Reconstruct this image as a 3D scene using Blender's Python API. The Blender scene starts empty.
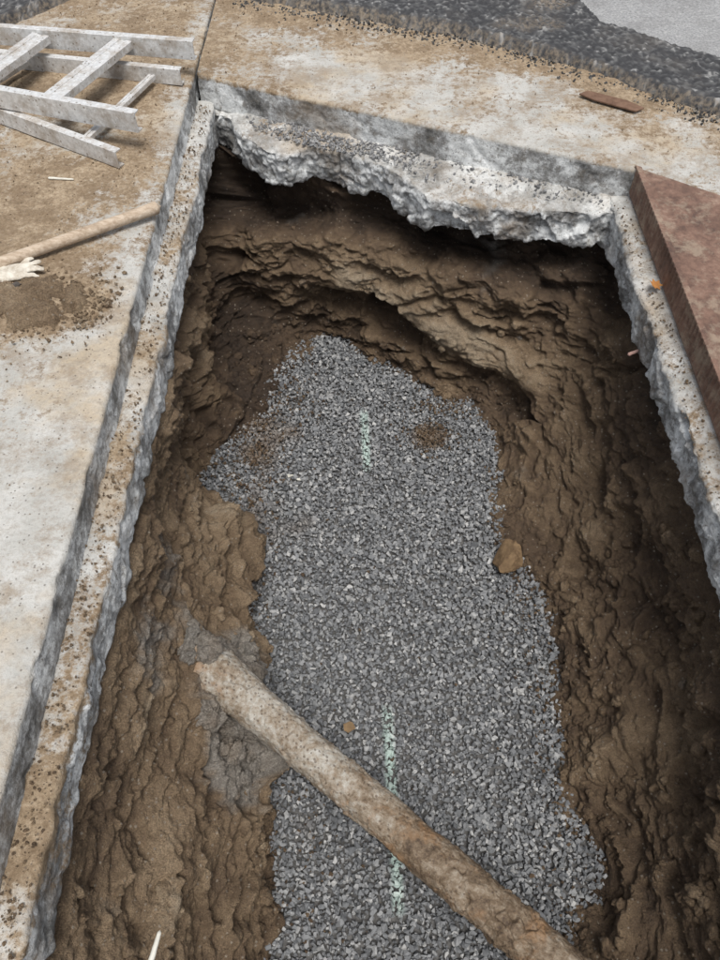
import bpy, bmesh, math
import numpy as np
from mathutils import Vector, Matrix
scene=bpy.context.scene

# ------------------------------------------------------------ noise helpers
_perm=np.random.default_rng(1).permutation(256)
_g=np.random.default_rng(2).normal(size=(256,3)); _g/=np.linalg.norm(_g,axis=1)[:,None]
_ro=np.random.default_rng(3).random((256,3)); _rv=np.random.default_rng(4).random(256)
def _h(i,j,k): return _perm[(_perm[(_perm[i&255]+j)&255]+k)&255]
def pn(P):
    I=np.floor(P).astype(np.int64); F=P-I; W=F*F*F*(F*(F*6-15)+10)
    r=0
    for a in (0,1):
        wa=W[:,0] if a else 1-W[:,0]
        for b in (0,1):
            wb=W[:,1] if b else 1-W[:,1]
            for c in (0,1):
                wc=W[:,2] if c else 1-W[:,2]
                g=_g[_h(I[:,0]+a,I[:,1]+b,I[:,2]+c)]
                d=F-np.array([a,b,c])
                r=r+wa*wb*wc*(g*d).sum(1)
    return r*1.6
def fbm(P,s,o=4,seed=0,gain=.5,ridge=False):
    P=np.asarray(P,float).reshape(-1,3)*s+seed*17.31
    r=0;a=1;t=0
    for _ in range(o):
        n=pn(P)
        if ridge: n=1-2*np.abs(n)
        r=r+a*n;t+=a;a*=gain;P=P*2.03+5.1
    return r/t
def worley(P,s,seed=0,full=False):
    P=np.asarray(P,float).reshape(-1,3)*s+seed*13.7
    I=np.floor(P).astype(np.int64)
    f1=np.full(len(P),9.);f2=f1.copy();H=np.zeros(len(P),int);O=np.zeros((len(P),3))
    for a in (-1,0,1):
        for b in (-1,0,1):
            for c in (-1,0,1):
                J=I+np.array([a,b,c]);h=_h(J[:,0],J[:,1],J[:,2])
                v=P-J-_ro[h];d=np.linalg.norm(v,axis=1)
                m=d<f1
                f2=np.where(m,f1,np.minimum(f2,d));H=np.where(m,h,H);f1=np.where(m,d,f1)
                if full: O[m]=v[m]
    if full: return f1,f2,_rv[H],O,H
    return f1,f2,_rv[H]
def facet(P,s,seed=0,k=.7):
    """broken, planar-faceted relief, about -1..1"""
    f1,f2,c,O,H=worley(P,s,seed,True)
    return ((c-.5)*1.2+k*(O*_g[H]).sum(1))*sm(f2-f1,0,.12)+0*f1
def sm(x,a,b):
    t=np.clip((x-a)/(b-a),0,1);return t*t*(3-2*t)
def gau(Q,c,s): return np.exp(-(((Q-np.array(c))/np.array(s))**2).sum(1))

# ------------------------------------------------------------ mesh helpers
def mkmesh(name,V,loops,starts,mat,attrs=None,smooth=True):
    me=bpy.data.meshes.new(name)
    me.vertices.add(len(V));me.vertices.foreach_set("co",np.asarray(V,np.float32).ravel())
    me.loops.add(len(loops));me.loops.foreach_set("vertex_index",np.asarray(loops,np.int32))
    me.polygons.add(len(starts));me.polygons.foreach_set("loop_start",np.asarray(starts,np.int32))
    me.update(calc_edges=True)
    me.polygons.foreach_set("use_smooth",np.full(len(starts),smooth))
    for k,v in (attrs or {}).items():
        a=me.attributes.new(k,'FLOAT','POINT');a.data.foreach_set("value",np.asarray(v,np.float32).ravel())
    me.materials.append(mat)
    o=bpy.data.objects.new(name,me);scene.collection.objects.link(o);return o
def gridmesh(name,P,mat,attrs=None,smooth=True,closed=False):
    nu,nv=P.shape[:2]
    idx=np.arange(nu*nv).reshape(nu,nv)
    if closed: idx=np.vstack([idx,idx[:1]])
    a=idx[:-1,:-1];b=idx[1:,:-1];c=idx[1:,1:];d=idx[:-1,1:]
    q=np.stack([a,b,c,d],-1).reshape(-1,4)
    return mkmesh(name,P.reshape(-1,3),q.ravel(),np.arange(len(q))*4,mat,attrs,smooth)
def normals(P,closed=False):
    if closed:
        du=np.roll(P,-1,0)-np.roll(P,1,0)
    else: du=np.gradient(P,axis=0)
    dv=np.gradient(P,axis=1)
    n=np.cross(du,dv);n/=np.linalg.norm(n,axis=2)[...,None]+1e-9
    return n
def hullstone(seed,n=11,flat=.75):
    r=np.random.default_rng(seed);p=r.normal(size=(n,3));p/=np.linalg.norm(p,axis=1)[:,None]
    p*=r.uniform(.8,1.1,(n,1));p*=np.array([1.,r.uniform(.6,.9),r.uniform(.5,flat)])
    bm=bmesh.new()
    for q in p: bm.verts.new(q)
    ret=bmesh.ops.convex_hull(bm,input=bm.verts)
    bmesh.ops.delete(bm,geom=[g for g in ret['geom_interior'] if isinstance(g,bmesh.types.BMVert)],context='VERTS')
    bmesh.ops.triangulate(bm,faces=bm.faces)
    bm.verts.index_update()
    V=np.array([v.co[:] for v in bm.verts]);F=np.array([[v.index for v in f.verts] for f in bm.faces]);bm.free()
    return V*.5,F
def clod(seed,sub=2,k=1.):
    r=np.random.default_rng(seed);bm=bmesh.new();bmesh.ops.create_icosphere(bm,subdivisions=sub,radius=.5)
    V=np.array([v.co[:] for v in bm.verts]);F=np.array([[v.index for v in f.verts] for f in bm.faces]);bm.free()
    V=V*(1+.6*fbm(V,2.2,3,seed)+.35*facet(V,2.6,seed)+.1*fbm(V,9,2,seed))[:,None]*np.array([1,r.uniform(.6,1),r.uniform(.45,.85)])
    return V,F
STONES=[hullstone(i) for i in range(24)]
CRUMB=[hullstone(i+200,9,.9) for i in range(16)]
CLODS=[clod(i+50,3) for i in range(10)]
CL3=[clod(i+80,5) for i in range(6)]
def rotmats(n,r,tilt=1.0):
    q=r.normal(size=(n,4));q[:,1:3]*=tilt;q/=np.linalg.norm(q,axis=1)[:,None]
    w,x,y,z=q.T
    return np.stack([1-2*(y*y+z*z),2*(x*y-z*w),2*(x*z+y*w),2*(x*y+z*w),1-2*(x*x+z*z),2*(y*z-x*w),2*(x*z-y*w),2*(y*z+x*w),1-2*(x*x+y*y)],1).reshape(-1,3,3)
def scatter(name,pos,size,variants,mat,smooth=False,seed=0,tilt=1.,extra=None,per=None):
    r=np.random.default_rng(seed);n=len(pos);vi=r.integers(0,len(variants),n);R=rotmats(n,r,tilt)
    Vs=[];Fs=[];sh=[];off=0;sd=r.random(n);pr=[]
    for k,(V,F) in enumerate(variants):
        m=np.where(vi==k)[0]
        if len(m)==0: continue
        W=np.einsum('nij,vj->nvi',R[m],V)*size[m][:,None,None]+pos[m][:,None,:]
        Vs.append(W.reshape(-1,3))
        Fs.append((F[None]+(np.arange(len(m))*len(V))[:,None,None]+off).reshape(-1,3))
        sh.append(np.repeat(sd[m],len(V)));off+=len(m)*len(V)
        if per is not None: pr.append(np.repeat(per[m],len(V)))
    V=np.vstack(Vs);F=np.vstack(Fs);shade=np.concatenate(sh)
    at={'shade':shade}
    if per is not None: at['tone']=np.clip(np.concatenate(pr)+(shade-.5)*.3,0,1)
    if extra: at.update(extra(V))
    return mkmesh(name,V,F.ravel(),np.arange(len(F))*3,mat,at,smooth)

# ------------------------------------------------------------ materials
class NB:
    def __init__(s,name):
        s.m=bpy.data.materials.new(name);s.m.use_nodes=True;s.t=s.m.node_tree;s.n=s.t.nodes
        s.b=s.n['Principled BSDF'];s.geo=s.n.new('ShaderNodeNewGeometry')
    def link(s,a,b): s.t.links.new(a,b)
    def val(s,sock,v):
        if hasattr(v,'is_output'): s.link(v,sock)
        else: sock.default_value=v
    def noise(s,scale,det=4,rough=.6,dist=0.,stretch=None):
        n=s.n.new('ShaderNodeTexNoise');n.inputs['Scale'].default_value=scale;n.inputs['Detail'].default_value=det
        n.inputs['Roughness'].default_value=rough;n.inputs['Distortion'].default_value=dist
        if stretch:
            mp=s.n.new('ShaderNodeMapping');mp.inputs['Scale'].default_value=stretch
            s.link(s.geo.outputs['Position'],mp.inputs[0]);s.link(mp.outputs[0],n.inputs['Vector'])
        else: s.link(s.geo.outputs['Position'],n.inputs['Vector'])
        return n.outputs['Fac']
    def specks(s,scale,rad,prob):
        n=s.n.new('ShaderNodeTexVoronoi');n.inputs['Scale'].default_value=scale
        s.link(s.geo.outputs['Position'],n.inputs['Vector'])
        sp=s.n.new('ShaderNodeSeparateColor');s.link(n.outputs['Color'],sp.inputs[0])
        return s.math('MULTIPLY',s.math('LESS_THAN',n.outputs['Distance'],rad),s.math('LESS_THAN',sp.outputs[0],prob))
    def attr(s,name):
        n=s.n.new('ShaderNodeAttribute');n.attribute_name=name;return n.outputs['Fac']
    def math(s,op,a,b=0.,clamp=False):
        n=s.n.new('ShaderNodeMath');n.operation=op;n.use_clamp=clamp
        s.val(n.inputs[0],a);s.val(n.inputs[1],b);return n.outputs[0]
    def rng(s,v,a,b,c=0.,d=1.):
        n=s.n.new('ShaderNodeMapRange');s.val(n.inputs[0],v)
        for i,x in zip((1,2,3,4),(a,b,c,d)): n.inputs[i].default_value=x
        return n.outputs[0]
    def ramp(s,v,stops):
        n=s.n.new('ShaderNodeValToRGB');s.link(v,n.inputs[0]);e=n.color_ramp.elements
        while len(e)<len(stops): e.new(.5)
        for k,(p,c) in zip(e,stops): k.position=p;k.color=(*c,1)
        return n.outputs[0]
    def mix(s,f,a,b,mode='MIX'):
        n=s.n.new('ShaderNodeMix');n.data_type='RGBA';n.blend_type=mode
        s.val(n.inputs[0],f)
        for i,x in ((6,a),(7,b)):
            if isinstance(x,tuple): n.inputs[i].default_value=(*x,1)
            else: s.link(x,n.inputs[i])
        return n.outputs[2]
    def bump(s,h,st,dist,prev=None):
        n=s.n.new('ShaderNodeBump');n.inputs['Strength'].default_value=st;n.inputs['Distance'].default_value=dist
        s.link(h,n.inputs['Height'])
        if prev is not None: s.link(prev,n.inputs['Normal'])
        return n.outputs[0]
    def fin(s,col,rough=.9,nrm=None,metal=0.,spec=.3):
        s.val(s.b.inputs['Base Color'],col if not isinstance(col,tuple) else (*col,1))
        s.val(s.b.inputs['Roughness'],rough);s.b.inputs['Metallic'].default_value=metal
        s.b.inputs['Specular IOR Level'].default_value=spec
        if nrm is not None: s.link(nrm,s.b.inputs['Normal'])
        return s.m

def soil_mat(name):
    b=NB(name)
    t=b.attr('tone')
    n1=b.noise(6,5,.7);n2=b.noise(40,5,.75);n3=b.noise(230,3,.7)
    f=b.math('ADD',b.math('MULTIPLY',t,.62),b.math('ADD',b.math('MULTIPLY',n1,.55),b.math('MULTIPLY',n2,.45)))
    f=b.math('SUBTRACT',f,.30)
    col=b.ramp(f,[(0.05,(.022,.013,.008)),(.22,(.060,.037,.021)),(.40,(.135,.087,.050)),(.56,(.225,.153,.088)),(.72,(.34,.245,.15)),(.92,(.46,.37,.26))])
    g=b.attr('grey');col=b.mix(g,col,b.ramp(n2,[(.3,(.16,.145,.125)),(.65,(.42,.40,.36))]))
    col=b.mix(b.rng(n3,.38,.68,0,.55),col,(.045,.028,.016),'MIX')
    col=b.mix(b.math('MULTIPLY',b.specks(75,.28,.16),.7),col,(.33,.28,.22))
    nb=b.bump(n2,1.,.018);nb=b.bump(n3,1.,.007,nb)
    return b.fin(col,b.rng(n2,.3,.7,.42,.95),nb,spec=.5)
M_soil=soil_mat('soil_earth')
def gravel_mat():
    b=NB('crushed_stone');s=b.attr('shade');n=b.noise(130,3,.7)
    col=b.ramp(s,[(0,(.115,.119,.124)),(.3,(.175,.180,.186)),(.6,(.235,.239,.243)),(.85,(.31,.312,.31)),(1,(.45,.445,.43))])
    col=b.mix(b.rng(n,.35,.75,0,.35),col,(.11,.11,.11))
    col=b.mix(b.attr('mud'),col,(.14,.095,.057))
    col=b.mix(b.attr('paint'),col,(.48,.60,.54))
    return b.fin(col,.7,None,spec=.35)
M_gravel=gravel_mat()
def conc_mat(name='concrete'):
    b=NB(name)
    d=b.attr('dirt');fc=b.attr('face')
    n1=b.noise(2.2,5,.65);n2=b.noise(7,7,.8);n3=b.noise(70,4,.75);n6=b.noise(28,6,.78)
    col=b.ramp(n2,[(.35,(.35,.34,.31)),(.5,(.46,.45,.42)),(.65,(.56,.55,.52))])
    col=b.mix(b.rng(n1,.48,.60,0,.55),col,(.43,.31,.17))
    col=b.mix(b.rng(b.noise(4,7,.8),.49,.60,0,.65),col,(.25,.19,.13))
    col=b.mix(b.rng(n6,.50,.64,0,.55),col,(.24,.205,.16))
    col=b.mix(b.rng(n3,.50,.70,0,.5),col,(.26,.23,.19))
    n5=b.noise(5,7,.8,.1)
    fcol=b.ramp(n5,[(.34,(.08,.077,.072)),(.41,(.19,.188,.18)),(.47,(.33,.33,.325)),(.51,(.52,.53,.525)),(.60,(.74,.75,.74))])
    fcol=b.mix(b.rng(n6,.52,.64,0,.75),fcol,(.15,.135,.115))
    fcol=b.mix(b.rng(n1,.52,.64,0,.6),fcol,(.19,.14,.09))
    col=b.mix(fc,col,fcol)
    dcol=b.ramp(n3,[(.25,(.14,.10,.062)),(.5,(.31,.235,.155)),(.75,(.47,.38,.275))])
    dcol=b.mix(b.rng(n2,.44,.58,0,.65),dcol,(.155,.105,.062))
    df=b.rng(b.math('ADD',d,b.math('MULTIPLY',b.math('SUBTRACT',n6,.5),1.5)),.35,.6)
    col=b.mix(df,col,dcol)
    col=b.mix(b.math('MULTIPLY',b.specks(110,.3,.12),.6),col,(.09,.075,.06))
    nb=b.bump(n6,.5,.010);nb=b.bump(n3,.8,.006,nb)
    return b.fin(col,.88,nb,spec=.3)
M_conc=conc_mat()
def asphalt_mat():
    b=NB('asphalt');c=b.attr('cell');l=b.attr('light')
    n=b.noise(3,5,.6)
    col=b.ramp(c,[(0,(.018,.018,.020)),(.5,(.036,.036,.038)),(.8,(.085,.085,.085)),(1,(.30,.295,.285))])
    col=b.mix(b.rng(n,.54,.7,0,.3),col,(.14,.12,.10))
    l2=b.ramp(b.noise(90,5,.75),[(.3,(.12,.12,.12)),(.5,(.27,.27,.268)),(.7,(.42,.415,.40))])
    l2=b.mix(b.rng(b.noise(5,5,.7),.45,.65,0,.5),l2,(.16,.155,.15))
    lf=b.rng(b.math('ADD',l,b.math('MULTIPLY',b.math('SUBTRACT',b.noise(25,5),.5),.7)),.4,.6)
    col=b.mix(lf,col,l2)
    dm=b.attr('dust');col=b.mix(b.math('MULTIPLY',dm,b.rng(b.noise(60,4),.4,.65)),col,(.33,.26,.18))
    return b.fin(col,.75,b.bump(b.noise(200,2),.6,.003),spec=.5)
M_asph=asphalt_mat()

# ------------------------------------------------------------ SOIL PIT
Z=[-.27,-.5,-.75,-.95,-1.12]
ST=[
[(-.69,-.95),(-.62,-.95),(-.5,-.93),(-.38,-.9),(-.33,-.88)],
[(-.69,-.4),(-.61,-.4),(-.49,-.4),(-.35,-.4),(-.3,-.38)],
[(-.68,.14),(-.60,.15),(-.47,.16),(-.33,.17),(-.28,.19)],
[(-.69,.61),(-.62,.60),(-.48,.6),(-.36,.6),(-.33,.6)],
[(-.68,1.0),(-.61,1.),(-.49,1.),(-.42,1.),(-.44,1.)],
[(-.68,1.5),(-.66,1.5),(-.62,1.5),(-.50,1.5),(-.50,1.5)],
[(-.69,2.),(-.70,2.),(-.74,2.),(-.76,2.),(-.72,2.)],
[(-.69,2.5),(-.73,2.5),(-.74,2.5),(-.66,2.5),(-.42,2.48)],
[(-.70,3.20),(-.68,3.00),(-.66,2.88),(-.52,2.84),(-.33,2.72)],
[(-.49,3.14),(-.46,2.94),(-.40,2.88),(-.26,2.92),(-.18,2.92)],
[(-.04,3.02),(-.04,2.86),(-.02,2.86),(.02,2.87),(.08,2.77)],
[(.37,2.90),(.39,2.69),(.37,2.64),(.40,2.60),(.40,2.50)],
[(.73,2.76),(.76,2.52),(.76,2.44),(.72,2.38),(.61,2.28)],
[(1.02,2.55),(.99,2.32),(.93,2.2),(.82,2.08),(.62,1.95)],
[(1.09,2.21),(1.02,2.07),(.97,1.87),(.85,1.74),(.63,1.68)],
[(1.10,1.71),(1.03,1.59),(1.0,1.45),(.87,1.36),(.75,1.38)],
[(1.11,1.3),(1.05,1.22),(1.02,1.10),(.84,1.),(.72,.99)],
[(1.09,.84),(1.04,.76),(1.03,.73),(.86,.68),(.71,.67)],
[(1.10,.53),(1.05,.47),(.98,.45),(.86,.43),(.76,.44)],
[(1.08,.14),(1.01,.15),(.95,.16),(.80,.17),(.67,.19)],
[(1.06,-.4),(1.0,-.4),(.93,-.4),(.78,-.4),(.64,-.38)],
[(1.02,-.95),(.98,-.95),(.9,-.93),(.76,-.9),(.62,-.88)],
]
A=[]
for r in ST:
    r=np.array(r);l0=r[0]
    cx=.15;cy=np.clip(l0[1],-.3,2.2);o=l0-np.array([cx,cy]);o/=np.linalg.norm(o)
    ring=[(*(l0+o*.22),-.235)]+[(x,y,z) for (x,y),z in zip(r,Z)]
    i=-o*.12;ring.append((r[4][0]+i[0],r[4][1]+i[1],-1.24))
    A.append(ring)
A=np.array(A)
def cr(P,t,closed):
    n=len(P)
    i=np.floor(t).astype(int);f=(t-i)
    sh=(len(t),)+(1,)*(P.ndim-1);f=f.reshape(sh)
    g=(lambda k:P[k%n]) if closed else (lambda k:P[np.clip(k,0,n-1)])
    p0,p1,p2,p3=g(i-1),g(i),g(i+1),g(i+2)
    return .5*((2*p1)+(-p0+p2)*f+(2*p0-5*p1+4*p2-p3)*f**2+(-p0+3*p1-3*p2+p3)*f**3)
n=len(A)
seg=np.linalg.norm(np.roll(A[:,2],-1,0)-A[:,2],axis=1);cum=np.concatenate([[0],np.cumsum(seg)])
NU=1500;NV=290
tt=np.interp(np.linspace(0,cum[-1],NU,endpoint=False),cum,np.arange(n+1))
B=cr(A,tt,True)
vl=np.interp(np.linspace(0,1,NV),[0,.14,.32,.54,.73,.90,1],np.arange(7))
P=np.swapaxes(cr(np.swapaxes(B,0,1),vl,False),0,1)
N=normals(P,True)
cen=np.stack([np.full(P.shape[:2],.15),np.clip(P[...,1],-.2,2.2),np.full(P.shape[:2],-.8)],-1)
sg=np.sign(((cen-P)*N).sum(2).mean());N=N*sg
Q=P.reshape(-1,3);NN=N.reshape(-1,3)
x,y,z=Q.T
left=sm(-x,.35,.6)*sm(-y,-2.,-1.6)
far=sm(y,2.3,2.6);rt=sm(x,.8,.95)
wv=np.stack([fbm(Q,3,2,15),fbm(Q,3,2,16),fbm(Q,3,2,17)],1)
w2=np.stack([fbm(Q,18,3,25),fbm(Q,18,3,26),fbm(Q,18,3,27)],1)
strat=(Q+.05*wv+.012*w2)*np.array([1,1,1.9])
amp=1-.50*left*(1-sm(-z,.75,.95))
d=amp*(.11*fbm(strat*np.array([1,1,.7]),2.2,3,1)+.045*fbm(strat,5.5,3,2,ridge=True)-.015)
d+=amp*.062*facet(strat,4.2,1)*sm(fbm(Q,1.6,2,9),-.4,.1)
b2=sm(fbm(Q,2.6,2,19),-.25,.25)
fc2=facet(strat,9.5,4);d+=.030*fc2*(.25+.75*b2)*(.5+.5*amp)
d+=.013*facet(Q+.01*w2,24,2)*(.3+.7*sm(fbm(Q,4,2,29),-.2,.2))
d+=.020*fbm(strat,13,5,3,.62)+.007*fbm(Q,60,3,4,.7)
d+=left*.022*facet(Q*np.array([1,.8,1])+.03*w2,7,8)*sm(-z,.3,.5)
# ledge where the upper left face breaks down to the darker lower face
d+=left*sm(-y,-1.1,-.7)*(.045*np.exp(-((z+.70+.05*fbm(Q,2,2,40))/.07)**2)-.035*np.exp(-((z+.90)/.09)**2))
d+=.016*(1-left)*fbm((Q+.03*w2)*np.array([.35,.35,1.6]),11,3,33)
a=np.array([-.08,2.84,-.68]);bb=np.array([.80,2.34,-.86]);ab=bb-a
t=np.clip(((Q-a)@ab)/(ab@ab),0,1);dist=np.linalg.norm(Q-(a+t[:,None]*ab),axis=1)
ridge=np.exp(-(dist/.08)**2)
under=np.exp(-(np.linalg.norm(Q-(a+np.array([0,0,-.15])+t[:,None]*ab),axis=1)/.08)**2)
d=d*(1-.8*ridge)+.08*ridge-.06*under
d+=.07*gau(Q,(-.57,1.66,-1.02),(.15,.16,.12))
d-=.18*np.maximum(far,rt*.6)*sm(z,-.53,-.38)*(.75+1.6*fbm(Q,3,2,28))
d-=.10*gau(Q,(-.63,3.0,-.6),(.12,.5,.35))
d-=.06*gau(Q,(1.03,1.2,-.75),(.2,.5,.22))
rub=gau(Q,(-.45,.84,-.88),(.16,.26,.20))
d+=.05*rub+.05*rub*facet(Q+.01*w2,14,7)
d*=sm(Q[:,2],-.2,-.30)*.85+.15
d=np.where(z<-1.0,d*(1-.45*sm(-z,1.0,1.12)),d)
D=Q+NN*d[:,None]
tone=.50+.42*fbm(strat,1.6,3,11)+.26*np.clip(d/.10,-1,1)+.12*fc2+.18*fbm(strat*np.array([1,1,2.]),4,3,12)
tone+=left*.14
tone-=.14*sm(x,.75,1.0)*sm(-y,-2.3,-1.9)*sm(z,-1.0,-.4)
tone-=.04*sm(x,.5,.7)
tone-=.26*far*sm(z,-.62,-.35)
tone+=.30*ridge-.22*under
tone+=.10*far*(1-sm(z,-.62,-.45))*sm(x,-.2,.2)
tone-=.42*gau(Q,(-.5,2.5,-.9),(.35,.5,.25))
tone-=.36*sm(-y,-.9,-.2)*left*sm(-z,.75,.9)  # shade of the lower left face, painted into the soil tone
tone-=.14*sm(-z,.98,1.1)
grey=.8*sm(fbm(Q,3.,5,21,.65)+1.3*rub+.5*gau(Q,(-.6,1.15,-.5),(.3,.40,.2)),.40,.72)
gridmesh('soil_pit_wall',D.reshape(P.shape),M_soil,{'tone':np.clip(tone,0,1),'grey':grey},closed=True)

def tri_clods(name,count,lo,hi,seed,mask,power,variants,sm_):
    r=np.random.default_rng(seed)
    k=r.choice(np.where(mask)[0],count);s=lo+(hi-lo)*r.random(count)**power
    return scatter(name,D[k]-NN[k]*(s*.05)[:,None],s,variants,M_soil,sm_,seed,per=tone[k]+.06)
vis=(D[:,2]<-.3)&(D[:,2]>-1.12)&(D[:,1]>-.1)
tri_clods('soil_clods',7500,.003,.014,5,vis&(fbm(Q,4,2,31)>-.05),2.5,CRUMB,False)
tri_clods('soil_clods',380,.012,.055,7,vis&(fbm(Q,3,2,32)>.05),2.5,CLODS,True)
tri_clods('soil_clods',520,.010,.060,9,vis&(D[:,0]>.6)&(D[:,1]<1.5)&(fbm(Q,5,2,37)>.0),2.,CLODS,True)
tri_clods('soil_clods',900,.006,.055,6,(D[:,2]<-1.0)&(D[:,2]>-1.13)&(D[:,1]>-.1),3.,CLODS,True)

# ------------------------------------------------------------ GRAVEL FLOOR
contour=B[:,5,:2]
def inside(pts,poly):
    c=np.zeros(len(pts),bool);j=len(poly)-1
    for i in range(len(poly)):
        xi,yi=poly[i];xj,yj=poly[j]
        if yi!=yj:
            m=((yi>pts[:,1])!=(yj>pts[:,1]))&(pts[:,0]<(xj-xi)*(pts[:,1]-yi)/(yj-yi)+xi);c^=m
        j=i
    return c
poly=contour[::12]
pc=np.array([.12,1.])
def floorz(p):
    q=np.column_stack([p[:,0],p[:,1],np.zeros(len(p))])
    return -1.12+.035*fbm(q,1.6,3,41)+.012*fbm(q,7,2,42)+.02*sm(p[:,1],2.3,2.9)
gx,gy=np.meshgrid(np.linspace(-.9,1.1,160),np.linspace(-1.1,3.1,300),indexing='ij')
gp=np.stack([gx.ravel(),gy.ravel()],1)
gz=floorz(gp)-.02
gr=NB('gravel_fines');M_fines=gr.fin(gr.ramp(gr.noise(90,4),[(.3,(.06,.058,.055)),(.7,(.15,.145,.14))]),.95,gr.bump(gr.noise(150),.6,.004))
gridmesh('gravel_bed',np.column_stack([gp,gz]).reshape(160,300,3),M_fines)
r=np.random.default_rng(12);pos=[];siz=[]
for lay,(sp,zo) in enumerate([(.0165,-.006),(.0175,.004),(.024,.010)]):
    X,Y=np.meshgrid(np.arange(-.85,1.05,sp),np.arange(-.1,3.05,sp))
    p=np.stack([X.ravel(),Y.ravel()],1);p+=r.uniform(-.5,.5,p.shape)*sp*1.1
    pe=pc+(p-pc)*.93
    p=p[inside(pe,poly)]
    if lay==2: p=p[r.random(len(p))<.8]
    s=np.clip(r.lognormal(math.log(.0205),.28,len(p)),.010,.038)
    pos.append(np.column_stack([p,floorz(p)+zo+r.uniform(-.003,.003,len(p))]));siz.append(s)
pos=np.vstack(pos);siz=np.concatenate(siz)
def gextra(V):
    x,y=V[:,0],V[:,1];q=V*np.array([1,1,0])
    pa=np.zeros(len(V))
    for (x0,y0,x1,y1,am) in ((.02,2.37,.03,2.08,.85),(.10,.93,.12,.33,1.)):
        tt=np.clip((y-y0)/(y1-y0),0,1);dd=np.abs(x-(x0+(x1-x0)*tt)-.004*fbm(q,12,2,55));oo=np.maximum(np.maximum(y1-y,y-y0),0)
        pa=np.maximum(pa,am*(1-sm(dd,.010,.024))*(1-sm(oo,0,.05)))
    pa*=np.clip(.75+.5*fbm(q,6,3,51),.1,.85)*sm(V[:,2],-1.19,-1.15)
    mud=sm(fbm(q,3.2,3,52)+1.1*np.exp(-(((x-.33)/.11)**2+((y-2.24)/.10)**2))+.8*np.exp(-(((x+.45)/.18)**2+((y-2.05)/.35)**2))
        +.6*np.exp(-((x+.45)/.12)**2-((y-1.3)/.4)**2)+.5*np.exp(-(((x+.18)/.14)**2+((y-.5)/.3)**2)),.45,.95)*.8
    return {'paint':pa,'mud':mud}
scatter('gravel',pos,siz,STONES,M_gravel,False,3,extra=gextra)
def blob(n,cx,cy,sx,sy,r): return np.column_stack([r.normal(cx,sx,n),r.normal(cy,sy,n)])
pp=np.vstack([blob(520,.33,2.24,.06,.045,r),blob(1100,-.50,2.1,.10,.22,r),blob(360,-.34,2.45,.08,.12,r),blob(300,-.44,1.35,.06,.25,r),blob(250,-.2,.5,.09,.2,r),
  blob(300,.64,1.7,.04,.2,r),blob(300,.68,1.1,.05,.3,r),blob(200,.66,.5,.05,.3,r),blob(300,.4,2.42,.1,.04,r),np.column_stack([r.uniform(-.4,.6,110),r.uniform(.2,2.8,110)])])
s=.004+.020*r.random(len(pp))**3
scatter('soil_crumbs',np.column_stack([pp,floorz(pp)+.014]),s,CRUMB,M_soil,False,8,per=np.full(len(pp),.42))

# ------------------------------------------------------------ CONCRETE EDGES
def resample(pts):
    out=[]
    for (a,b,st) in pts:
        a=np.array(a);b=np.array(b);n=max(1,int(np.linalg.norm(b-a)/st));
        out.append(a+(b-a)*np.linspace(0,1,n,endpoint=False)[:,None])
    out.append(np.array(pts[-1][1])[None]);return np.vstack(out)
def profsurf(name,S,org,out,prof,mat,outmod=None,rough=(.004,.002),blocky=0.,dirt=None,face=None,seed=0,edge=.012):
    O=org(S);o=prof[:,0];z=prof[:,1]
    oo=np.broadcast_to(o[None],(len(S),len(o))).copy()
    if outmod is not None: oo=outmod(S[:,None],oo,np.broadcast_to(z[None],oo.shape))
    P=np.stack([O[:,0,None]+out[0]*oo,O[:,1,None]+out[1]*oo,np.broadcast_to(z[None],oo.shape)],-1)
    N=normals(P);
    ref=np.array([out[0]*.5,out[1]*.5,1.]);N*=np.sign((N*ref).sum(2).mean())
    q=P.reshape(-1,3)
    dd=rough[0]*fbm(q,7,3,seed+1)*2+rough[1]*fbm(q,45,3,seed+2,.6)*2
    near=np.exp(-np.abs(oo.ravel())/.03) if edge else 0
    dd=dd-edge*near*np.clip(fbm(q,13,4,seed+5)*2.6-.3,0,1.2)
    Fc=face(q,oo.ravel()) if face else np.zeros(len(q))
    if blocky:
        wq=q+.006*fbm(q,20,3,seed+8)[:,None]
        m=.25+.75*sm(-q[:,2],.11,.16)
        dd+=m*blocky*(facet(wq,6.5,seed+3,.9)+.45*facet(wq,17,seed+4,.9)+.18*facet(wq,45,seed+6,.9))
    Dt=dirt(q) if dirt else np.zeros(len(q))
    dsp=np.where(Dt>.5,(Dt-.5)*.014*(1+1.6*fbm(q,30,4,seed+9)),0)
    P=P+(N.reshape(-1,3)*(dd)[:,None]).reshape(P.shape);P[...,2]+=(dsp*(1-Fc)).reshape(P.shape[:2])
    return gridmesh(name,P,mat,{'dirt':np.clip(Dt,0,1.2),'face':Fc})

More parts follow.
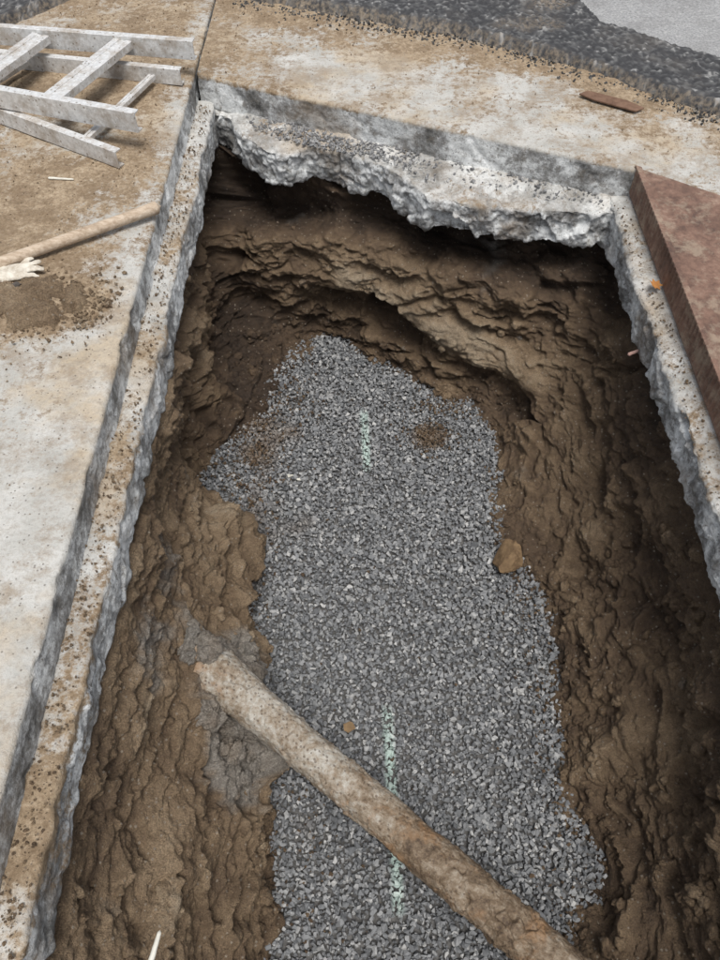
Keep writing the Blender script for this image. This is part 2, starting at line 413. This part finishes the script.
def dirtL(q):
    x,y=q[:,0],q[:,1];flat=q*np.array([1,1,0])
    m=.30+.75*fbm(flat,1.9,5,61,.6)+.36*sm(y,1.75,2.2)
    m+=.75*np.exp(-(((x+1.0)/.22)**2+((y-1.86)/.13)**2))
    m-=.15*sm(-y,-1.3,-.3)
    m-=.20*sm(x,-.86,-.76)
    m*=sm(q[:,2],-.03,-.01)
    return m
yS=np.concatenate([np.arange(-2.5,-.2,.06),np.arange(-.2,3.5,.0085),np.arange(3.5,4.6,.02),np.arange(4.6,6,.2)])
profL=resample([((-9,0),(-2.2,0),.3),((-2.2,0),(-.9,0),.014),((-.9,0),(-.008,0),.0085),((-.008,0),(0,-.008),.004),((0,-.008),(.004,-.115),.006),((.004,-.115),(-.05,-.12),.01)])
profsurf('pavement_slab',yS,lambda S:np.column_stack([np.full(len(S),-.725),S]),(1,0),profL,M_conc,
   rough=(.002,.0012),dirt=dirtL,face=lambda q,o:sm(-q[:,2],.006,.02),seed=100,edge=.012)
def dirtLed(k):
    def f(q):
        return .34+.6*fbm(q,3.5,4,k)+.25*sm(-q[:,1],-1.3,-.5)-.35*sm(-q[:,2],.125,.15)
    return f
def omL(S,o,z):
    q=np.stack([S*1.0,S*0,S*0],-1).reshape(-1,3)
    a=(.018*fbm(q,2.5,3,71)+.018*fbm(q,9,4,72)).reshape(S.shape)
    return o+a*sm(o,-.02,.05)
profLL=resample([((-.10,-.105),(-.0,-.105),.01),((0,-.105),(.068,-.108),.0065),((.068,-.108),(.076,-.116),.004),((.076,-.116),(.074,-.25),.006),((.074,-.25),(.05,-.275),.006),((.05,-.275),(-.12,-.29),.012)])
yS2=np.concatenate([np.arange(-1.2,-.2,.06),np.arange(-.2,3.36,.007)])
profsurf('concrete_footing',yS2,lambda S:np.column_stack([np.full(len(S),-.725),S]),(1,0),profLL,M_conc,outmod=omL,
   rough=(.003,.002),blocky=.011,dirt=dirtLed(73),face=lambda q,o:.25+.75*sm(-q[:,2],.115,.13),seed=120,edge=0)

def ye(x): return 3.37-.42*(x+.72)-.26*np.maximum(x-1.04,0)
def dirtF(q):
    x,y=q[:,0],q[:,1];flat=q*np.array([1,1,0]);b=y-ye(x)
    return (.36+.65*fbm(flat,2.2,5,81,.6)+.3*sm(b,.45,.75)+.2*sm(-x,-.1,.5))*sm(q[:,2],-.03,-.01)
xS=np.concatenate([np.arange(-.712,1.8,.0085),np.arange(1.8,6,.06)])
profF=resample([((-3,0),(-1.3,0),.1),((-1.3,0),(-.008,0),.0085),((-.008,0),(0,-.008),.004),((0,-.008),(.003,-.135),.006),((.003,-.135),(-.05,-.14),.01)])
profsurf('pavement_slab',xS,lambda S:np.column_stack([S,ye(S)]),(0,-1),profF,M_conc,rough=(.002,.0012),
   dirt=dirtF,face=lambda q,o:sm(-q[:,2],.006,.02),seed=140,edge=.010)
def omF(S,o,z):
    w=np.interp(S,[-.72,-.58,-.5,-.4,-.3,-.24,-.2,-.05,.1,.2,.26,.45,.7,.9,1.0,1.1],[.02,.05,.17,.23,.22,.15,.12,.12,.15,.20,.29,.27,.19,.14,.09,.05])
    q=np.stack([S,S*0,S*0],-1).reshape(-1,3)
    w=w+(.020*fbm(q,4,3,91)+.018*fbm(q,13,5,92,.6)).reshape(w.shape)
    return np.where(o>0,o/.2*w,o)
profFF=resample([((-.10,-.125),(-.0,-.128),.01),((0,-.128),(.192,-.14),.0065),((.192,-.14),(.2,-.152),.004),((.2,-.152),(.19,-.285),.005),((.19,-.285),(.12,-.31),.008),((.12,-.31),(-.25,-.29),.015)])
xS2=np.arange(-.70,1.06,.005)
profsurf('concrete_footing',xS2,lambda S:np.column_stack([S,ye(S)]),(0,-1),profFF,M_conc,outmod=omF,
   rough=(.004,.002),blocky=.028,dirt=lambda q:.16+.6*fbm(q,3.5,4,93)-.3*sm(-q[:,2],.145,.17),face=lambda q,o:sm(-q[:,2],.135,.155)*.5+.5,seed=160,edge=0)
def omR(S,o,z):
    q=np.stack([S,S*0+3,S*0],-1).reshape(-1,3)
    a=(.02*fbm(q,2.5,3,74)+.024*fbm(q,10,5,75,.6)).reshape(S.shape)
    return o+a*sm(o,-.02,.05)
profRR=resample([((-.20,-.105),(-.0,-.11),.02),((0,-.11),(.065,-.12),.0065),((.065,-.12),(.073,-.13),.004),((.073,-.13),(.06,-.28),.006),((.06,-.28),(.03,-.30),.006),((.03,-.30),(-.15,-.30),.012)])
yR=np.concatenate([np.arange(-1.2,-.2,.06),np.arange(-.2,2.66,.006)])
profsurf('concrete_footing',yR,lambda S:np.column_stack([np.full(len(S),1.045),S]),(-1,0),profRR,M_conc,outmod=omR,
   rough=(.004,.002),blocky=.018,dirt=lambda q:.28+.6*fbm(q,3.5,4,94)-.4*sm(-q[:,2],.13,.16),face=lambda q,o:.3+.7*sm(-q[:,2],.12,.145),seed=180,edge=0)

r=np.random.default_rng(33)
x=np.concatenate([r.normal(-.1,.2,1100),r.uniform(-.5,.95,450)]);x=x[(x>-.5)&(x<.95)]
b=-r.random(len(x))**1.3*np.interp(x,[-.5,-.3,.1,.3,.9],[.08,.15,.12,.2,.08])
s=.006+.018*r.random(len(x))**2
scatter('gravel',np.column_stack([x,ye(x)+b,-.13+s*.2]),s,STONES,M_gravel,False,34,extra=lambda V:{'paint':np.zeros(len(V)),'mud':np.full(len(V),.1)})
n=1500;yy=3.3*r.random(n)**1.2;xx=-.725+.07*r.random(n)
xr=r.uniform(0,2.6,700);
pos2=np.vstack([np.column_stack([xx,yy,np.full(n,-.1)]),np.column_stack([1.035-.06*r.random(700),xr,np.full(700,-.11)])])
s=.003+.012*r.random(len(pos2))**3
scatter('soil_crumbs',pos2,s,CRUMB,M_soil,False,35,per=np.full(len(pos2),.6))

pA=np.column_stack([r.uniform(-1.7,-.74,9000),r.uniform(.2,4.2,9000),np.zeros(9000)]);m=dirtL(pA)+.25*r.normal(size=9000)>.62
pA=pA[m]
pB=np.column_stack([r.uniform(-.7,2.,5000),np.zeros(5000),np.zeros(5000)]);pB[:,1]=ye(pB[:,0])+.01+1.1*r.random(5000);m=dirtF(pB)+.25*r.normal(size=5000)>.62;pB=pB[m]
pC=np.column_stack([r.normal(-1.0,.14,1500),r.normal(1.87,.08,1500),np.zeros(1500)]);pC=pC[pC[:,0]<-.76]
pz=np.vstack([pA,pB,pC]);s=.0025+.009*r.random(len(pz))**4;k=len(pA)+len(pB);s[k:]=.004+.020*r.random(len(pC))**3
pz[:,2]+=s*.2+.003
scatter('soil_crumbs',pz,s,CRUMB,M_soil,False,36,per=np.full(len(pz),.72))
def patch(name,cx,cy,rx,ry,h,seed,n=180):
    u=np.linspace(-1,1,n);X,Y=np.meshgrid(u,u,indexing='ij');q=np.stack([cx+X*rx,cy+Y*ry,X*0],-1).reshape(-1,3)
    rr=np.sqrt(X**2+Y**2).ravel()+1.0*fbm(q,7,5,seed,.6)
    hh=h*(1-sm(rr,.1,.9))*(1+.8*fbm(q,14,3,seed+1))+.012*fbm(q,40,4,seed+2,.6)+.008*facet(q,40,3)-.035*sm(rr,.35,.85)-.03*sm(np.sqrt(X**2+Y**2).ravel(),.8,.98)
    q[:,2]=hh+.002
    gridmesh(name,q.reshape(n,n,3),M_soil,{'tone':np.full(len(q),.74)+.25*fbm(q,8,3,seed+4),'grey':np.zeros(len(q))})
patch('soil_heap',-1.05,1.88,.29,.20,.028,300)

# ------------------------------------------------------------ ASPHALT
fx=np.concatenate([np.arange(-8,-2.,.3),np.arange(-2.,2.3,.009),np.arange(2.3,8,.2)])
def yfr(x): return np.interp(x,[-8,-1.69,-1.45,-1.25,-.75,-.59,-.1,.42,.8,1.04,1.47,3,8],[2.5,3.8,4.1,4.35,4.35,4.13,3.95,3.75,3.53,3.36,3.01,2.2,-.3])
bs=np.concatenate([np.arange(-.03,.0,.005),np.arange(0,1.2,.009),np.arange(1.2,5,.1)])
X=np.broadcast_to(fx[:,None],(len(fx),len(bs)));q=np.stack([X,yfr(X)+bs[None],X*0],-1).reshape(-1,3)
q[:,1]+=.035*fbm(q*np.array([1,0,0]),3,4,200)
bb_=np.broadcast_to(bs[None],X.shape).ravel()
lx=np.interp(q[:,0],[.75,.98,1.04,1.12,1.35,1.59,3,8],[5.4,4.35,4.13,3.80,3.6,3.43,2.75,.2])
light=sm(q[:,1]-lx+.05*fbm(q,3,3,201),-.03,.03)*sm(q[:,0],.7,.9)
w=q+.004*fbm(q,60,2,203)[:,None]
f1,f2,ci=worley(w,62,5);g1,g2,cj=worley(w,30,6)
h=.055*sm(bb_+.015*fbm(q,20,3,202),-.018,.03)-.012
hh=(.012*(.7-f1)+.007*(ci-.5)+.012*(.6-g1))*(1-.7*light)
q[:,2]=h+hh+.006*fbm(q,4,2,204)-light*.02
gridmesh('asphalt_road',q.reshape(*X.shape,3),M_asph,{'cell':ci*.75+.25*cj,'light':light,'dust':.5*(1-sm(bb_,.0,.05))+.45*sm(fbm(q,2,3,205),.25,.5)})
r=np.random.default_rng(44);n=2200;x=r.uniform(-.7,2,n);p=np.column_stack([x,yfr(x)-np.abs(r.normal(0,.06,n)),np.zeros(n)]);s=.004+.018*r.random(n)**2;p[:,2]=s*.25
b_=NB('asphalt_chip');M_chip=b_.fin(b_.ramp(b_.attr('shade'),[(0,(.03,.03,.03)),(.7,(.08,.078,.075)),(1,(.25,.22,.18))]),.85)
scatter('asphalt_crumbs',p,s,STONES,M_chip,False,45)

gb=NB('ground_asphalt');M_ground=gb.fin(gb.ramp(gb.noise(3,6,.7),[(.3,(.10,.098,.09)),(.7,(.2,.19,.17))]),.9,gb.bump(gb.noise(80),.4,.004))
R=400.;hx0,hx1,hy0,hy1=-1.4,1.7,-1.5,3.6;zz=-.035
V=[(-R,-R,zz),(R,-R,zz),(R,R,zz),(-R,R,zz),(hx0,hy0,zz),(hx1,hy0,zz),(hx1,hy1,zz),(hx0,hy1,zz)]
F=[0,1,5,4,1,2,6,5,2,3,7,6,3,0,4,7]
mkmesh('ground',V,F,[0,4,8,12],M_ground,None,False)
xN=np.linspace(-.7,1.04,60);pr=resample([((-1.6,0),(0,0),.05),((0,0),(.01,-.28),.03),((.01,-.28),(-.2,-.3),.05)])
profsurf('pavement_slab',xN,lambda S:np.column_stack([S,np.full(len(S),-1.0)]),(0,1),pr,M_conc,dirt=lambda q:.5+.5*fbm(q,2,3,96),seed=190)

# ------------------------------------------------------------ STEEL PLATE
def steel():
    b=NB('rusty_steel');n=b.noise(4,6,.7,.5);n2=b.noise(30,6,.78)
    col=b.ramp(b.math('ADD',b.math('MULTIPLY',n,.55),b.math('MULTIPLY',n2,.45)),[(.33,(.06,.038,.03)),(.44,(.125,.072,.052)),(.53,(.20,.118,.085)),(.62,(.29,.20,.15)),(.72,(.40,.33,.26))])
    col=b.mix(b.rng(b.noise(9,6,.78),.50,.62,0,.65),col,(.31,.245,.18))
    return b.fin(col,b.rng(n2,.3,.7,.4,.8),b.bump(n2,.5,.004),metal=.1,spec=.4)
M_steel=steel()
yP=np.concatenate([np.arange(-2.4,.8,.1),np.arange(.8,2.645,.004)])
prS=resample([((-4,.004),(-.6,.004),.2),((-.6,.004),(-.022,.004),.02),((-.022,.004),(-.022,.012),.003),((-.022,.012),(-.002,.012),.004),((-.002,.012),(0,.008),.003),((0,.008),(0,-.085),.006),((0,-.085),(-.012,-.115),.008),((-.012,-.115),(-.04,-.12),.01)])
O=np.column_stack([np.full(len(yP),1.04),yP])
oo=np.broadcast_to(prS[:,0][None],(len(yP),len(prS))).copy();zz2=np.broadcast_to(prS[:,1][None],oo.shape)
oo=oo-np.where(np.abs(oo)<.003,.006*(.5+.5*np.sin(yP[:,None]*2*math.pi/.026))*sm(-zz2,-.012,0.),0)
Yp=O[:,1,None]+(-.68)*(-oo)*sm(yP,1.5,2.6)[:,None]
gridmesh('steel_road_plate',np.stack([1.04-oo,Yp,zz2+.0],-1),M_steel,None,False)

# ------------------------------------------------------------ PIPE
def tube(a,b,rad,nu,nv):
    a=np.array(a);b=np.array(b);w=(b-a);L=np.linalg.norm(w);w/=L
    s=np.cross(w,[0,0,1]);s/=np.linalg.norm(s);u=np.cross(s,w)
    t=np.linspace(0,1,nu);th=np.linspace(0,2*math.pi,nv,endpoint=False)
    nrm=s*np.cos(th)[:,None]+u*np.sin(th)[:,None]
    c=a+(b-a)*t[:,None]
    rr=rad(t) if callable(rad) else np.full(nu,rad)
    return c,nrm,rr,t,L
def pipe():
    b=NB('crusted_pipe');n=b.noise(9,6,.78,.5);n2=b.noise(50,5,.78);t=b.attr('tone')
    f=b.math('ADD',b.math('MULTIPLY',n,.60),b.math('ADD',b.math('MULTIPLY',n2,.45),b.math('MULTIPLY',t,.16)))
    f=b.math('SUBTRACT',f,.06)
    col=b.ramp(f,[(.38,(.06,.038,.022)),(.47,(.15,.105,.065)),(.56,(.25,.20,.145)),(.66,(.37,.34,.29)),(.78,(.52,.50,.46))])
    col=b.mix(b.rng(b.noise(5,5,.7),.52,.62,0,.6),col,(.27,.15,.07))
    col=b.mix(b.math('MULTIPLY',b.specks(90,.35,.30),.6),col,(.07,.045,.03))
    nb=b.bump(n2,.6,.006);nb=b.bump(b.noise(200,3,.7),.5,.002,nb)
    return b.fin(col,.7,nb,spec=.45)
M_pipe=pipe()
c,nrm,rr,t,L=tube((-.62,1.055,-.695),(1.0,-.235,-.78),lambda t:.060+.018*np.exp(-((t-.08)/.09)**2)+.004*t,900,170)
base=c[:,None]+nrm[None]*rr[:,None,None];q=base.reshape(-1,3);tf=np.repeat(t,170)
wq=q+.006*fbm(q,30,2,213)[:,None]
cm=sm(fbm(q,6,3,212),-.2,.1)
dd=.008*fbm(q,6,3,210)+.005*fbm(q,22,5,211,.65)+(.004+.012*sm(-tf,-.22,-.1)+.006*sm(tf,.40,.6))*facet(wq,24,9)*cm+.003*facet(wq,60,10)
base=(q+np.tile(nrm,(900,1))*dd[:,None]).reshape(base.shape)
gridmesh('buried_pipe',np.swapaxes(base,0,1),M_pipe,{'tone':(.95-.9*sm(np.tile(t,170),.25,.6))},closed=True)
r=np.random.default_rng(77);k=np.where(gau(D,(-.42,.84,-.86),(.12,.24,.2))>.3)[0];k=r.choice(k,40)
k=np.concatenate([k,r.choice(np.where(gau(D,(-.52,1.0,-.70),(.08,.10,.1))>.35)[0],14)])
scatter('concrete_rubble',D[k],.03+.06*r.random(54)**1.5,CL3,M_soil,True,78,per=np.full(54,.5),extra=lambda V:{'grey':np.clip(.7+.6*fbm(V,9,4,9),0,.9)})
k=r.choice(np.where((D[:,2]<-.35)&(D[:,1]>0))[0],30)
scatter('stones_in_soil',D[k]-NN[k]*.008,.02+.05*r.random(30)**2,STONES,M_soil,False,79,per=np.full(30,.6),extra=lambda V:{'grey':np.clip(.3+.9*fbm(V,3,2,19),0,.8)})

def rockmat(name,c1,c2):
    b=NB(name);n=b.noise(25,5,.7);return b.fin(b.ramp(n,[(.3,c1),(.7,c2)]),.85,b.bump(n,.6,.006))
M_rock=rockmat('brown_rock',(.09,.055,.03),(.24,.16,.085))
def rock(name,p,size,mat,seed,sc=(1,1,.8)):
    V,F=hullstone(seed,16,.9)
    bm=bmesh.new();vs=[bm.verts.new(v) for v in V];[bm.faces.new([vs[i] for i in f]) for f in F]
    bmesh.ops.subdivide_edges(bm,edges=bm.edges,cuts=6,use_grid_fill=True)
    bmesh.ops.recalc_face_normals(bm,faces=bm.faces)
    bm.verts.index_update()
    W=np.array([v.co[:] for v in bm.verts]);W*=(1+.12*fbm(W,4,4,seed)+.10*facet(W,2.5,seed))[:,None]
    FF=[];st=[]
    for f in bm.faces: st.append(len(FF));FF+= [v.index for v in f.verts]
    bm.free()
    return mkmesh(name,W*size*np.array(sc)+np.array(p),FF,st,mat,None,False)
rock('rock',(.605,1.57,-1.055),.17,M_rock,509,(.85,1,.9))
rock('rock',(-.04,.88,-1.09),.05,M_rock,502)
rock('rock',(-1.10,1.94,.02),.045,rockmat('dark_rock',(.05,.045,.04),(.12,.10,.09)),503)
M_white=rockmat('pale_debris',(.5,.48,.42),(.7,.68,.6))
rock('pebble',(-.31,2.0,-1.09),.03,M_white,504);rock('pebble',(-.27,1.98,-1.09),.022,M_white,505)

# ------------------------------------------------------------ LADDER
def alum():
    b=NB('dirty_aluminium');n=b.noise(9,6,.75);n2=b.noise(60,5,.75)
    col=b.ramp(n2,[(.3,(.46,.46,.45)),(.6,(.70,.70,.69))])
    col=b.mix(b.rng(n,.46,.62,0,.8),col,(.34,.29,.235))
    col=b.mix(b.math('MULTIPLY',b.specks(70,.3,.2),.7),col,(.2,.16,.12))
    return b.fin(col,b.rng(n,.3,.7,.4,.8),b.bump(n2,.3,.002),metal=.3,spec=.5)
M_al=alum()
lad=bpy.data.objects.new('stepladder',None);scene.collection.objects.link(lad)
def extr(name,a,b,prof,up=(0,0,1)):
    a=Vector(a);b=Vector(b);w=(b-a).normalized();s=w.cross(Vector(up)).normalized();u=s.cross(w)
    bm=bmesh.new();r0=[bm.verts.new(a+s*p[0]+u*p[1]) for p in prof];r1=[bm.verts.new(b+s*p[0]+u*p[1]) for p in prof]
    n=len(prof)
    for i in range(n): bm.faces.new([r0[i],r0[(i+1)%n],r1[(i+1)%n],r1[i]])
    bm.faces.new(r0[::-1]);bm.faces.new(r1)
    bmesh.ops.bevel(bm,geom=list(bm.edges),offset=.0008,segments=1,affect='EDGES')
    bmesh.ops.recalc_face_normals(bm,faces=bm.faces)
    me=bpy.data.meshes.new(name);bm.to_mesh(me);bm.free();me.materials.append(M_al)
    o=bpy.data.objects.new(name,me);scene.collection.objects.link(o);o.parent=lad;return o
def chan(h,wd,t,sgn=1):
    H=h/2
    return [(0,-H),(sgn*wd,-H),(sgn*wd,-H+t),(sgn*t,-H+t),(sgn*t,H-t),(sgn*wd,H-t),(sgn*wd,H),(0,H)]
def ext(p,q,k):
    p=np.array(p);q=np.array(q);return tuple(p+(p-q)*k)
A0,A1=(-1.56,3.47,.115),(-.70,3.33,.115)
B0,B1=(-1.57,3.42,.038),(-.76,3.26,.038)
C0,C1=(-1.40,2.93,.115),(-.84,2.75,.115)
D0,D1=(-1.43,2.94,.038),(-.91,2.63,.038)
extr('front_rail_1',ext(A0,A1,.6),A1,chan(.075,.035,.005,-1))
extr('rear_rail_1',ext(B0,B1,.6),B1,chan(.065,.032,.005,-1))
extr('front_rail_2',ext(C0,C1,1.),C1,chan(.075,.035,.005,-1))
extr('rear_rail_2',ext(D0,D1,1.),D1,chan(.065,.032,.005,-1))
def tread(name,a,b,w,th=.022):
    extr(name,a,b,[(-w/2,-th/2),(-w/2,th/2),(-w/6,th/2),(-w/6,th/2-.004),(w/6,th/2-.004),(w/6,th/2),(w/2,th/2),(w/2,-th/2),(w/2-.004,-th/2),(w/2-.004,th/2-.008),(-w/2+.004,th/2-.008),(-w/2+.004,-th/2)])
tread('step_1',(-1.0,3.38,.125),(-1.20,2.87,.125),.085,.03)
tread('step_2',(-1.36,3.43,.125),(-1.53,2.99,.125),.085,.03)
tread('step_3',(-1.72,3.48,.125),(-1.88,3.10,.125),.085,.03)
tread('rear_brace_1',(-.88,3.27,.04),(-1.07,2.73,.04),.03,.018)
tread('rear_brace_2',(-1.45,3.39,.04),(-1.62,3.05,.04),.03,.018)

# ------------------------------------------------------------ WOODEN HANDLE
def wood():
    b=NB('worn_wood');n=b.noise(14,6,.65,.6,stretch=(1.2,6,6));n2=b.noise(30,5,.7)
    col=b.ramp(n,[(.3,(.30,.22,.15)),(.55,(.46,.37,.28)),(.75,(.58,.50,.40))]);col=b.mix(b.rng(n2,.5,.7,0,.6),col,(.2,.14,.09))
    return b.fin(col,.75,b.bump(n,.4,.003))
M_wood=wood()
def rad(t): return .0195+.0035*np.exp(-((1-t)/.06)**2)-.022*sm(t,.985,1.0)
c,nrm,rr,t,L=tube((-1.75,1.66,.030),(-.70,2.345,.036),rad,240,28)
base=c[:,None]+nrm[None]*np.maximum(rr,.0002)[:,None,None]
gridmesh('wooden_shovel_handle',np.swapaxes(base,0,1),M_wood,None,closed=True)

# ------------------------------------------------------------ WORK GLOVE
def cloth():
    b=NB('dirty_cotton');n=b.noise(30,5,.7);return b.fin(b.ramp(n,[(.3,(.33,.27,.20)),(.6,(.62,.58,.50))]),.95,b.bump(b.noise(300,3),.5,.002))
M_cloth=cloth()
me=bpy.data.meshes.new('work_glove')
pts=[(0,0,0),(.045,0,0),(.085,0,.004)];E=[(0,1),(1,2)]
rd=[.035,.042,.04]
fing=[((.10,.032,0),(.125,.038,.012),(.142,.05,.004)),((.115,.012,.01),(.145,.012,.02),(.165,.02,.008)),((.115,-.01,.01),(.15,-.016,.012),(.17,-.02,.002)),((.105,-.03,.004),(.135,-.04,.008),(.15,-.052,.0))]
for f_ in fing:
    pr_=2
    for k,p_ in enumerate(f_): pts.append(p_);rd.append((.013,.0115,.009)[k]);E.append((pr_,len(pts)-1));pr_=len(pts)-1
pr_=1
for k,p_ in enumerate([(.05,.045,0),(.07,.065,.006),(.085,.075,0)]): pts.append(p_);rd.append((.016,.013,.01)[k]);E.append((pr_,len(pts)-1));pr_=len(pts)-1
me.from_pydata([Vector(p_) for p_ in pts],E,[])
gl=bpy.data.objects.new('work_glove',me);scene.collection.objects.link(gl)
md=gl.modifiers.new('s','SKIN');sv=me.skin_vertices[0].data
for v_,r_ in zip(sv,rd): v_.radius=(r_,r_*.55)
sv[0].use_root=True
gl.modifiers.new('sub','SUBSURF').levels=2;gl.modifiers['sub'].render_levels=2
tx=bpy.data.textures.new('crumple','CLOUDS');tx.noise_scale=.025
dm=gl.modifiers.new('d','DISPLACE');dm.texture=tx;dm.strength=.014
me.materials.append(M_cloth);gl.scale=(1.,1.,.7);gl.location=(-1.20,1.975,.02);gl.rotation_euler=(0,0,math.radians(20))

# ------------------------------------------------------------ small debris
def flat(name,p,pts,th,rot,mat,curl=0):
    bm=bmesh.new();vs=[bm.verts.new((x,y,curl*(x*x+y*y*.5))) for x,y in pts];f=bm.faces.new(vs)
    e=bmesh.ops.extrude_face_region(bm,geom=[f]);[setattr(v,'co',v.co+Vector((0,0,th))) for v in e['geom'] if isinstance(v,bmesh.types.BMVert)]
    bmesh.ops.recalc_face_normals(bm,faces=bm.faces)
    me=bpy.data.meshes.new(name);bm.to_mesh(me);bm.free();me.materials.append(mat);o=bpy.data.objects.new(name,me);scene.collection.objects.link(o)
    o.location=p;o.rotation_euler=rot;return o
M_plank=rockmat('rusty_chip',(.10,.055,.035),(.2,.12,.08))
flat('rusty_metal_strip',(1.04,3.12,.012),[(-.13,-.02),(-.06,-.034),(.12,-.03),(.14,.01),(.06,.03),(-.11,.022)],.005,(0.03,0,math.radians(-32)),M_plank)
M_leaf=rockmat('dry_leaf',(.36,.14,.04),(.46,.22,.07))
flat('fallen_leaf',(1.015,2.07,-.088),[(-.03,0),(-.018,.008),(-.02,.02),(-.006,.014),(.004,.026),(.01,.012),(.026,.012),(.02,0),(.028,-.012),(.01,-.01),(.002,-.024),(-.008,-.01),(-.02,-.016)],.001,(.3,.25,.6),M_leaf,8)
def twig(name,a,b,r0,mat):
    c,nrm,rr,t,L=tube(a,b,lambda t:r0*(1-.4*t)*np.minimum(1,np.minimum(t,1-t)*20+.02),40,10)
    base=c[:,None]+nrm[None]*rr[:,None,None]+(.15*r0*fbm(np.repeat(c,10,0),40,2,3)).reshape(40,10,1)
    gridmesh(name,np.swapaxes(base,0,1),mat,None,closed=True)
twig('splinter',(-.475,.10,-.40),(-.455,.19,-.39),.008,M_white)
twig('root',(.955,1.95,-.30),(1.03,1.97,-.28),.007,rockmat('pink_root',(.45,.27,.22),(.6,.4,.33)))
twig('twig',(-1.16,2.56,.01),(-1.06,2.55,.01),.005,M_white)

# ------------------------------------------------------------ LIGHT, CAMERA
w=bpy.data.worlds.new("World");scene.world=w;w.use_nodes=True;nt=w.node_tree
el=math.radians(71);az=math.radians(165)
sky=nt.nodes.new('ShaderNodeTexSky');sky.sky_type='NISHITA';sky.sun_disc=False;sky.sun_elevation=el;sky.sun_rotation=az;sky.dust_density=3;sky.air_density=1
hs=nt.nodes.new('ShaderNodeHueSaturation');hs.inputs['Saturation'].default_value=.35
nt.links.new(sky.outputs[0],hs.inputs['Color']);nt.links.new(hs.outputs[0],nt.nodes['Background'].inputs[0]);nt.nodes['Background'].inputs[1].default_value=.15
L=bpy.data.lights.new('sun','SUN');L.energy=2.9;L.angle=math.radians(26);L.color=(1,.98,.95)
lo=bpy.data.objects.new('sun',L);scene.collection.objects.link(lo)
dv=Vector((math.sin(az)*math.cos(el),math.cos(az)*math.cos(el),math.sin(el)))
lo.rotation_euler=dv.to_track_quat('Z','Y').to_euler()
cam=bpy.data.cameras.new('camera');co=bpy.data.objects.new('camera',cam);scene.collection.objects.link(co);scene.camera=co
cam.sensor_fit='VERTICAL';cam.sensor_height=36;cam.sensor_width=27;cam.lens=753*36/960
cam.clip_start=.05;cam.clip_end=1500
co.location=(0,0,1.6);co.rotation_euler=(math.radians(90-53.7),0,0)
scene.view_settings.view_transform='Standard';scene.view_settings.look='None';scene.view_settings.exposure=0
